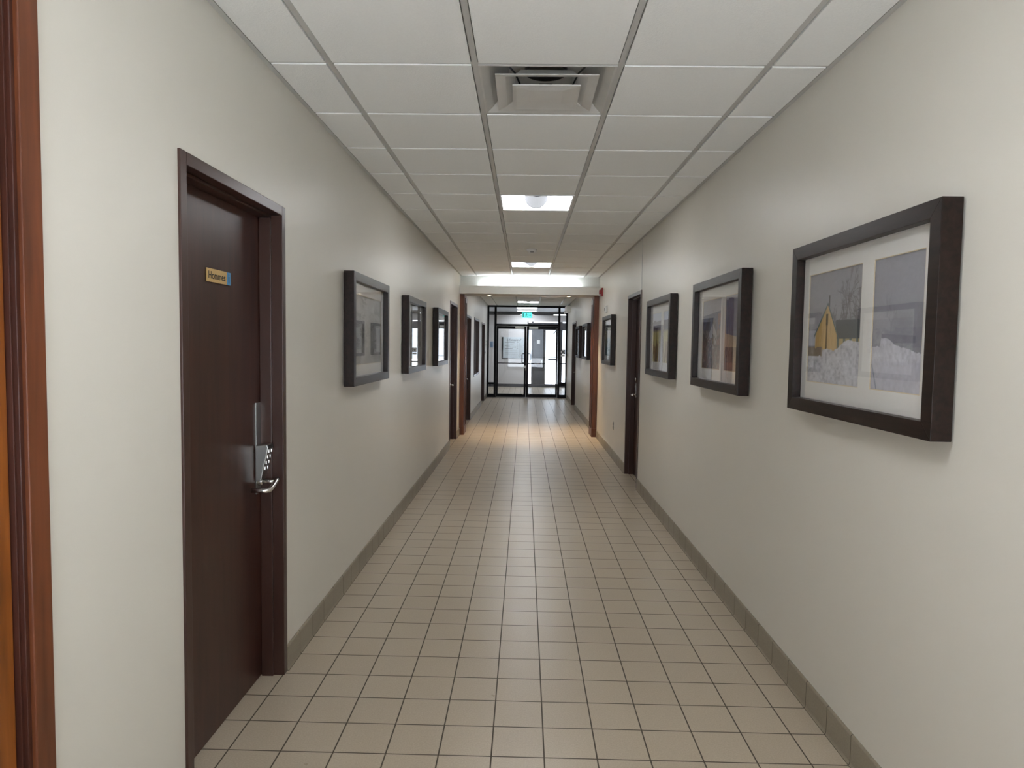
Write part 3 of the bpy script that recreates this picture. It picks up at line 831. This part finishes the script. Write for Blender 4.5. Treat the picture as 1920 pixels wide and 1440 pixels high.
# ------------------------------------------------------------------ small wall fittings
def wallthing(name, side, y, z, **k):
    return empty(name, (XL if side == 'L' else XR, y, z), math.pi/2 if side == 'L' else -math.pi/2, **k)
t = wallthing('fire_alarm', 'R', 11.12, 2.375, label='red fire alarm horn high on the right wall beside the beam', cat='fire alarm')
m = MB(); m.box(-.065, .065, -.028, 0, 0, .135, bev=.006); m.build('housing', M['red'], t)
m = MB(); m.box(-.035, .035, -.058, -.026, .035, .105, bev=.008); m.build('horn', M['red'], t)
m = MB(); m.box(-.02, .02, -.062, -.056, .012, .034, bev=.002); m.build('strobe_lens', M['white_plastic'], t)
t = wallthing('thermostat', 'R', 10.48, 2.075, label='small white wall sensor box above the picture beside the portal column', cat='thermostat')
m = MB(); m.box(-.05, .05, -.012, 0, 0, .115, bev=.003); m.build('back_plate', M['grid'], t)
m = MB(); m.box(-.035, .035, -.035, -.012, .01, .105, bev=.004); m.build('cover', M['white_plastic'], t)
m = MB(); m.box(-.025, .025, -.037, -.034, .035, .08); m.build('display', M['greyink'], t)
t = wallthing('wall_outlet', 'R', 9.42, .40, label='power outlet with steel plate low on the right wall', cat='outlet')
m = MB(); m.box(-.035, .035, -.006, 0, 0, .115, bev=.002); m.build('cover_plate', M['steel'], t)
m = MB()
for z in (.032, .083): m.box(-.016, .016, -.009, -.005, z-.018, z+.018, bev=.003)
m.build('receptacle', M['dark_plastic'], t)
t = wallthing('light_switch', 'R', 19.5, 1.23, label='small dark switch plate on the right wall beside the glass entrance', cat='switch')
m = MB(); m.box(-.04, .04, -.008, 0, 0, .12, bev=.002); m.build('cover_plate', M['steel'], t)
m = MB(); m.box(-.012, .012, -.016, -.007, .035, .085, bev=.002); m.build('rocker', M['dark_plastic'], t)
t = wallthing('emergency_light', 'R', 19.1, 2.50, label='white emergency light box under the ceiling on the right wall by the glass doors', cat='emergency light')
m = MB(); m.box(-.42, .30, -.12, 0, .0, .17, bev=.01); m.build('housing', M['white_plastic'], t)
for xx in (-.09, .09):
    m = MB(); m.lathe([(.03, -.12), (.045, -.15), (.04, -.158)], c=(xx, 0, -.01), axis='y', n=20); m.build('lamp_head', M['white_metal'], t)
t = wallthing('thermostat', 'L', 19.1, 1.57, label='small white thermostat on the left wall beside the glass entrance, upper one', cat='thermostat')
m = MB(); m.box(-.04, .04, -.025, 0, 0, .11, bev=.004); m.build('cover', M['white_plastic'], t)
m = MB(); m.box(-.025, .025, -.027, -.024, .06, .09); m.build('display', M['greyink'], t)
t = wallthing('light_switch', 'L', 19.0, 1.28, label='small switch plate on the left wall beside the glass entrance, lower one', cat='switch')
m = MB(); m.box(-.035, .035, -.007, 0, 0, .115, bev=.002); m.build('cover_plate', M['steel'], t)
m = MB(); m.box(-.01, .01, -.014, -.006, .035, .08, bev=.002); m.build('rocker', M['dark_plastic'], t)

# ------------------------------------------------------------------ glass entrance
E0, E1 = YE, YE+.06
gw = empty('window_2', (0, YE, 0), label='black framed glass partition with sidelights and transom closing the corridor', cat='glass partition', kind='structure')
xl1, xl2, xr1, xr2 = -.905, -.838, .985, 1.05
m = MB()
m.box(XL, XL+.052, 0, .06, 0, HC, bev=.002); m.box(XR-.045, XR, 0, .06, 0, HC, bev=.002)
m.box(xl1, xl2, 0, .06, 0, HC-.055, bev=.002); m.box(xr1, xr2, 0, .06, 0, HC-.055, bev=.002)
m.box(XL+.052, XR-.045, 0, .06, HC-.055, HC-.001, bev=.002)
m.box(xl2, xr1, 0, .06, 2.125, 2.185, bev=.002)
m.box(XL+.052, xl1, 0, .06, 0, .10, bev=.002); m.box(XL+.052, xl1, 0, .06, .385, .445, bev=.002)
m.box(xr2, XR-.045, 0, .06, 0, .10, bev=.002); m.box(xr2, XR-.045, 0, .06, .36, .47, bev=.002)
m.box(xr2, XR-.045, 0, .06, 1.005, 1.045, bev=.002)
m.build('partition_frame', M['black'], gw)
m = MB()
m.box(XL+.052, xl1, .027, .033, .445, HC-.055); m.box(XL+.052, xl1, .027, .033, .10, .385)
m.box(xr2, XR-.045, .027, .033, 1.045, HC-.055); m.box(xr2, XR-.045, .027, .033, .47, 1.005); m.box(xr2, XR-.045, .027, .033, .10, .36)
m.box(xl2, xr1, .027, .033, 2.185, HC-.055)
m.build('partition_glass', M['pane'], gw)
m = MB(); m.box(xl2, xr1, -.02, .08, .0, .012, bev=.003); m.build('threshold', M['steel'], gw)
m = MB(); m.box(xr2+.025, XR-.052, .018, .026, 1.31, 1.44, bev=.002); bs = m.build('black_notice', M['ink'], gw)
m = MB(); m.lathe([(.055, .014), (.055, .0175)], c=(1.135, 0, 1.375), axis='y', n=28); m.build('round_sticker', M['paper'], bs)
m = MB(); m.lathe([(.034, .0125), (.034, .0138)], c=(1.135, 0, 1.375), axis='y', n=24); m.build('sticker_symbol', M['greyink'], bs)
m = MB(); m.box(xr2+.03, XR-.06, .018, .025, 1.24, 1.295); m.build('white_notice', M['paper'], gw)
m = MB(); m.box(XL+.085, XL+.18, .034, .037, 1.48, 1.66); m.build('blue_notice', M['bluepaper'], gw)

def glass_door(name, x0, x1, meet, label):
    """meet=+1: meeting stile on the right side"""
    root = empty(name, ((x0+x1)/2, YE+.008, 0), label=label, cat='glass door', kind='structure')
    W = (x1-x0)/2; zt = 2.121; sm, sh = .065, .05
    lw = sh if meet > 0 else sm; rw = sm if meet > 0 else sh
    m = MB(); m.box(-W, -W+lw, 0, .044, .014, zt, bev=.002); m.box(W-rw, W, 0, .044, .014, zt, bev=.002)
    m.box(-W+lw, W-rw, 0, .044, zt-.085, zt, bev=.002); m.box(-W+lw, W-rw, 0, .044, .014, .108, bev=.002)
    m.build('door_frame', M['black'], root)
    m = MB(); m.box(-W+lw, W-rw, .019, .025, .108, zt-.085); m.build('door_glass', M['pane'], root)
    m = MB(); m.tube([(-W+lw-.01, -.012, 1.02), (W-rw+.01, -.012, 1.02)], .012, n=12)
    m.tube([(-W+lw-.01, 0.004, 1.02), (-W+lw-.01, -.014, 1.02)], .01); m.tube([(W-rw+.01, 0.004, 1.02), (W-rw+.01, -.014, 1.02)], .01)
    m.build('push_bar', M['black'], root)
    hx = meet*(W-.035); pull = hx-meet*.09
    m = MB(); pts = [(hx, 0, 1.31), (hx, -.012, 1.31), (pull+meet*.02, -.055, 1.31), (pull, -.06, 1.29), (pull, -.06, 1.05), (pull+meet*.02, -.055, 1.03), (hx, -.012, 1.03), (hx, 0, 1.03)]
    m.tube(pts, .013, n=10); m.build('pull_handle', M['black'], root)
    m = MB(); xx = meet*(W-sm-.15); m.box(xx-.13, xx+.13, -.003, .001, 2.04, 2.115) if False else m.box(meet*(W-.07)-.265*meet, meet*(W-.07), -.003, .001, 2.045, 2.112)
    m.build('white_label', M['paper'], root)
    m = MB(); m.box(meet*(W-sm), meet*(W-sm)-meet*.045, -.012, .002, .095, .125, bev=.002); m.build('door_stop', M['white_plastic'], root)
    return root
mid = .056
gl = glass_door('door_8', xl2+.004, mid-.003, 1, 'left leaf of the black framed glass double doors with white label')
gr_ = glass_door('door_9', mid+.003, xr1-.004, -1, 'right leaf of the black framed glass double doors with door closer')
m = MB(); wloc = (mid-.003-(xl2+.004))/2
m.box(wloc-.055, wloc-.008, -.014, .002, .88, .955, bev=.003); m.build('lock_body', M['steel'], gl)
m = MB(); m.tube([(wloc-.02, -.016, .88), (wloc-.02, -.02, .80)], .006); m.build('key', M['steel_light'], gl)
m = MB(); W9 = (xr1-.004-mid-.003)/2
m.tube([(W9-.02, -.02, 2.06), (W9-.075, -.05, 1.98), (W9-.13, -.02, 1.90)], .012); m.tube([(W9-.02, -.02, 1.99), (W9-.07, -.04, 1.93)], .01)
m.box(W9-.06, W9, -.03, .002, 2.0, 2.07, bev=.004); m.build('door_closer', M['darkgrey'], gr_)
m = MB(); m.box(W9-.28, W9-.04, -.015, 0.046, 1.13, 1.165, bev=.003); m.build('exit_device', M['black'], gr_)

# exit sign
ex = empty('exit_sign', (.055, 19.45, HC), label='green lit running-man exit sign hanging from the ceiling before the glass doors', cat='exit sign')
m = MB(); m.box(-.09, .09, -.04, .04, -.032, .0, bev=.004); m.build('canopy', M['white_plastic'], ex)
for xx in (-.06, .06):
    m = MB(); m.tube([(xx, 0, -.03), (xx, 0, -.232)], .003, n=8); m.build('hanging_rod', M['steel'], ex)
m = MB(); m.box(-.145, .145, -.022, .022, -.385, -.232, bev=.004); sgn = m.build('sign_body', M['green'], ex)
m = MB(); y = -.0235   # running man and arrow
def q2(pts): m.prism(pts, 'y', y-.0008, y+.0016)
cz = -.31
m.lathe([(.012, y-.0008), (.012, y+.0016)], c=(-.012, 0, cz+.046), axis='y', n=14)
q2([(-.028, cz+.03), (-.006, cz+.034), (-.012, cz-.012), (-.034, cz-.010)])
q2([(-.034, cz-.008), (-.014, cz-.008), (.012, cz-.030), (.006, cz-.058), (-.004, cz-.056), (-.002, cz-.032)])
q2([(-.034, cz-.006), (-.018, cz-.010), (-.036, cz-.036), (-.060, cz-.044), (-.062, cz-.034), (-.044, cz-.028)])
q2([(-.008, cz+.030), (.020, cz+.012), (.016, cz+.004), (-.010, cz+.018)])
q2([(-.028, cz+.028), (-.050, cz+.010), (-.044, cz+.002), (-.022, cz+.016)])
q2([(.045, cz+.008), (.085, cz+.008), (.085, cz+.026), (.122, cz), (.085, cz-.026), (.085, cz-.008), (.045, cz-.008)])
q2([(-.125, cz-.058), (-.085, cz-.058), (-.085, cz+.056), (-.125, cz+.056)])
m.build('pictogram', M['signwhite'], sgn)

# ------------------------------------------------------------------ entrance hall beyond the glass
HX0, HX1 = -2.4, 3.6
m = MB(); m.box(HX0-.15, HX0, YE+.06, YB+.15, 0, 2.9)
tag(m.build('wall_hall_left', M['hallwall']), 'grey side wall of the entrance hall seen through the left sidelight', 'wall', kind='structure')
m = MB(); m.box(HX1, HX1+.15, YE+.06, YB+.15, 0, 2.9)
tag(m.build('wall_hall_right', M['hallwall']), 'side wall of the entrance hall beyond the right sidelight', 'wall', kind='structure')
m = MB(); m.box(HX0, .10, YB, YB+.15, 0, 2.9); m.box(.10, 2.9, YB, YB+.15, 2.44, 2.9); m.box(2.9, HX1, YB, YB+.15, 0, 2.9)
tag(m.build('wall_hall_end', M['hallwall']), 'light grey end wall of the entrance hall behind the directory board', 'wall', kind='structure')
m = MB(); m.box(HX0, XL-.2, YE+.06, YE+.2, 0, 2.9); m.box(XR+.2, HX1, YE+.06, YE+.2, 0, 2.9)
tag(m.build('wall_hall_front', M['hallwall']), 'hall wall returning beside the black glass partition', 'wall', kind='structure')
m = MB(); m.box(HX0, HX1, YE+.06, YB+.15, 2.76, 3.2)
tag(m.build('ceiling_hall', plain('hall_ceiling_panel', (.55, .58, .62), .8)), 'blue grey ceiling of the entrance hall seen through the transom', 'ceiling', kind='structure')
m = MB(); m.box(HX0, HX1, YB-.9, YB-.84, 2.64, 2.76)
tag(m.build('trim_5', M['darkgrey']), 'dark horizontal band below the entrance hall ceiling', 'trim', kind='structure')
m = MB(); m.box(HX0, .08, YB-.012, YB, 0, .11)
tag(m.build('baseboard_hall', M['darkgrey']), 'dark baseboard on the entrance hall end wall', 'baseboard', kind='structure')

def slim(name, x0, x1, y, z, label, dy=.30):
    o = empty(name, ((x0+x1)/2, y, z), label=label, cat='ceiling light', group='entrance hall ceiling lights')
    W = (x1-x0)/2
    m = MB(); m.box(-W, W, -dy, dy, -.016, .0); m.build('frame', M['white_metal'], o)
    m = MB(); m.box(-W+.02, W-.02, -dy+.02, dy-.02, -.022, -.015); m.build('diffuser', M['vestlight'], o)
slim('ceiling_light', -.28, .40, 21.75, 2.76, 'hall ceiling light seen through the transom, nearest one above exit sign')
slim('ceiling_light', -.28, .40, 23.6, 2.76, 'hall ceiling light seen through the transom behind the exit sign', .26)
slim('ceiling_light', 1.0, 1.62, 24.0, 2.66, 'hall ceiling light seen across the right mullion of the partition', .26)

slim('ceiling_light', -.45, .60, 24.75, 2.76, 'unseen hall light added to wash the bulkhead above the directory board', .22)  # added out of sight behind the dark band to brighten the end wall top

# directory board on the end wall
db = empty('directory_board', (-.40, YB, 1.045), label="pale directory board with script heading on the hall wall behind left glass door", cat='sign')
m = MB(); m.box(-.44, -.40, -.03, 0, 0, .81, bev=.002); m.box(-.40, .40, -.03, 0, 0, .03, bev=.002); m.build('frame', M['ink'], db)
m = MB(); m.box(-.40, .40, -.022, 0, .03, .81, bev=.002); bf = m.build('board_face', M['board'], db)
text_mesh('heading', "L'Estuaire II", .125, M['ink'], bf, (-.28, -.0235, .665), (math.pi/2, 0, 0), shear=.45, space=.92)
m = MB()
for z, a, b_, hh in ((.60, -.34, .02, .012), (.545, -.30, -.02, .006), (.47, -.34, -.15, .010), (.43, -.28, .08, .013), (.375, -.34, -.05, .014), (.31, -.34, .12, .004), (.24, -.34, .12, .004), (.17, -.34, .12, .004)):
    m.box(a, b_, -.0238, -.0215, z, z+hh)
    m.box(.12 if b_ < .1 else .14, .16, -.0238, -.0215, z, z+hh)
m.build('directory_line', M['greyink'], bf)
m = MB()
m.box(.205, .212, -.0238, -.0215, .05, .60)
for k in range(9): m.box(.26, .275+.006*(k % 3), -.0238, -.0215, .50-.045*k, .513-.045*k)
m.build('directory_column', M['greyink'], bf)

# exterior doors of the hall
xd = empty('door_10', (0, YB, 0), label='grey framed exterior doors of the hall with snow behind', cat='glass door', kind='structure')
m = MB()
for a, b_ in ((.10, .14), (.255, .33), (1.30, 1.405), (1.62, 1.70), (2.82, 2.9)): m.box(a, b_, 0, .07, 0, 2.44, bev=.002)
for a, b_ in ((.14, .255), (.33, 1.30), (1.405, 1.62), (1.70, 2.82)):
    m.box(a, b_, 0, .07, 0, .12, bev=.002); m.box(a, b_, 0, .07, 2.13, 2.40, bev=.002)
m.build('door_frame', M['darkgrey'], xd)
m = MB(); m.box(.14, .255, .03, .036, .12, 2.13); m.box(.72, 1.30, .03, .036, .12, 2.13); m.box(1.405, 1.62, .03, .036, .12, 2.13); m.box(1.70, 2.82, .03, .036, .12, 2.13)
m.build('door_glass', M['pane'], xd)
m = MB(); m.box(.33, .78, .02, .05, .12, 2.13, bev=.002); m.build('dark_panel', plain('dark_glass_panel', (.045, .045, .05), .12), xd)
m = MB(); m.box(.46, .57, .010, .019, 1.62, 1.76); m.build('notice', M['paper'], xd)
m = MB(); m.tube([(.33, -.02, 1.12), (1.30, -.02, 1.12)], .010); m.tube([(.34, .02, 1.12), (.34, -.02, 1.12)], .01); m.tube([(1.29, .02, 1.12), (1.29, -.02, 1.12)], .01); m.build('push_bar', M['black'], xd)
m = MB(); m.box(.64, .68, 0, .02, .84, 1.02, bev=.003); m.tube([(.66, 0, .95), (.66, -.05, .95), (.60, -.05, .95)], .01); m.build('door_handle', M['steel_light'], xd)

# outside
m = MB(); m.box(-14, 16, YB+.3, YB+45, -.14, -.02); m.box(-14, 16, Y0-40, Y0-.3, -.14, -.02)  # second stretch is unseen, added behind the viewer to bounce light upward
tag(m.build('snow_ground', M['snow']), 'snow covered ground outside behind the exterior doors, plus an added unseen stretch behind the viewer', 'ground', kind='structure')
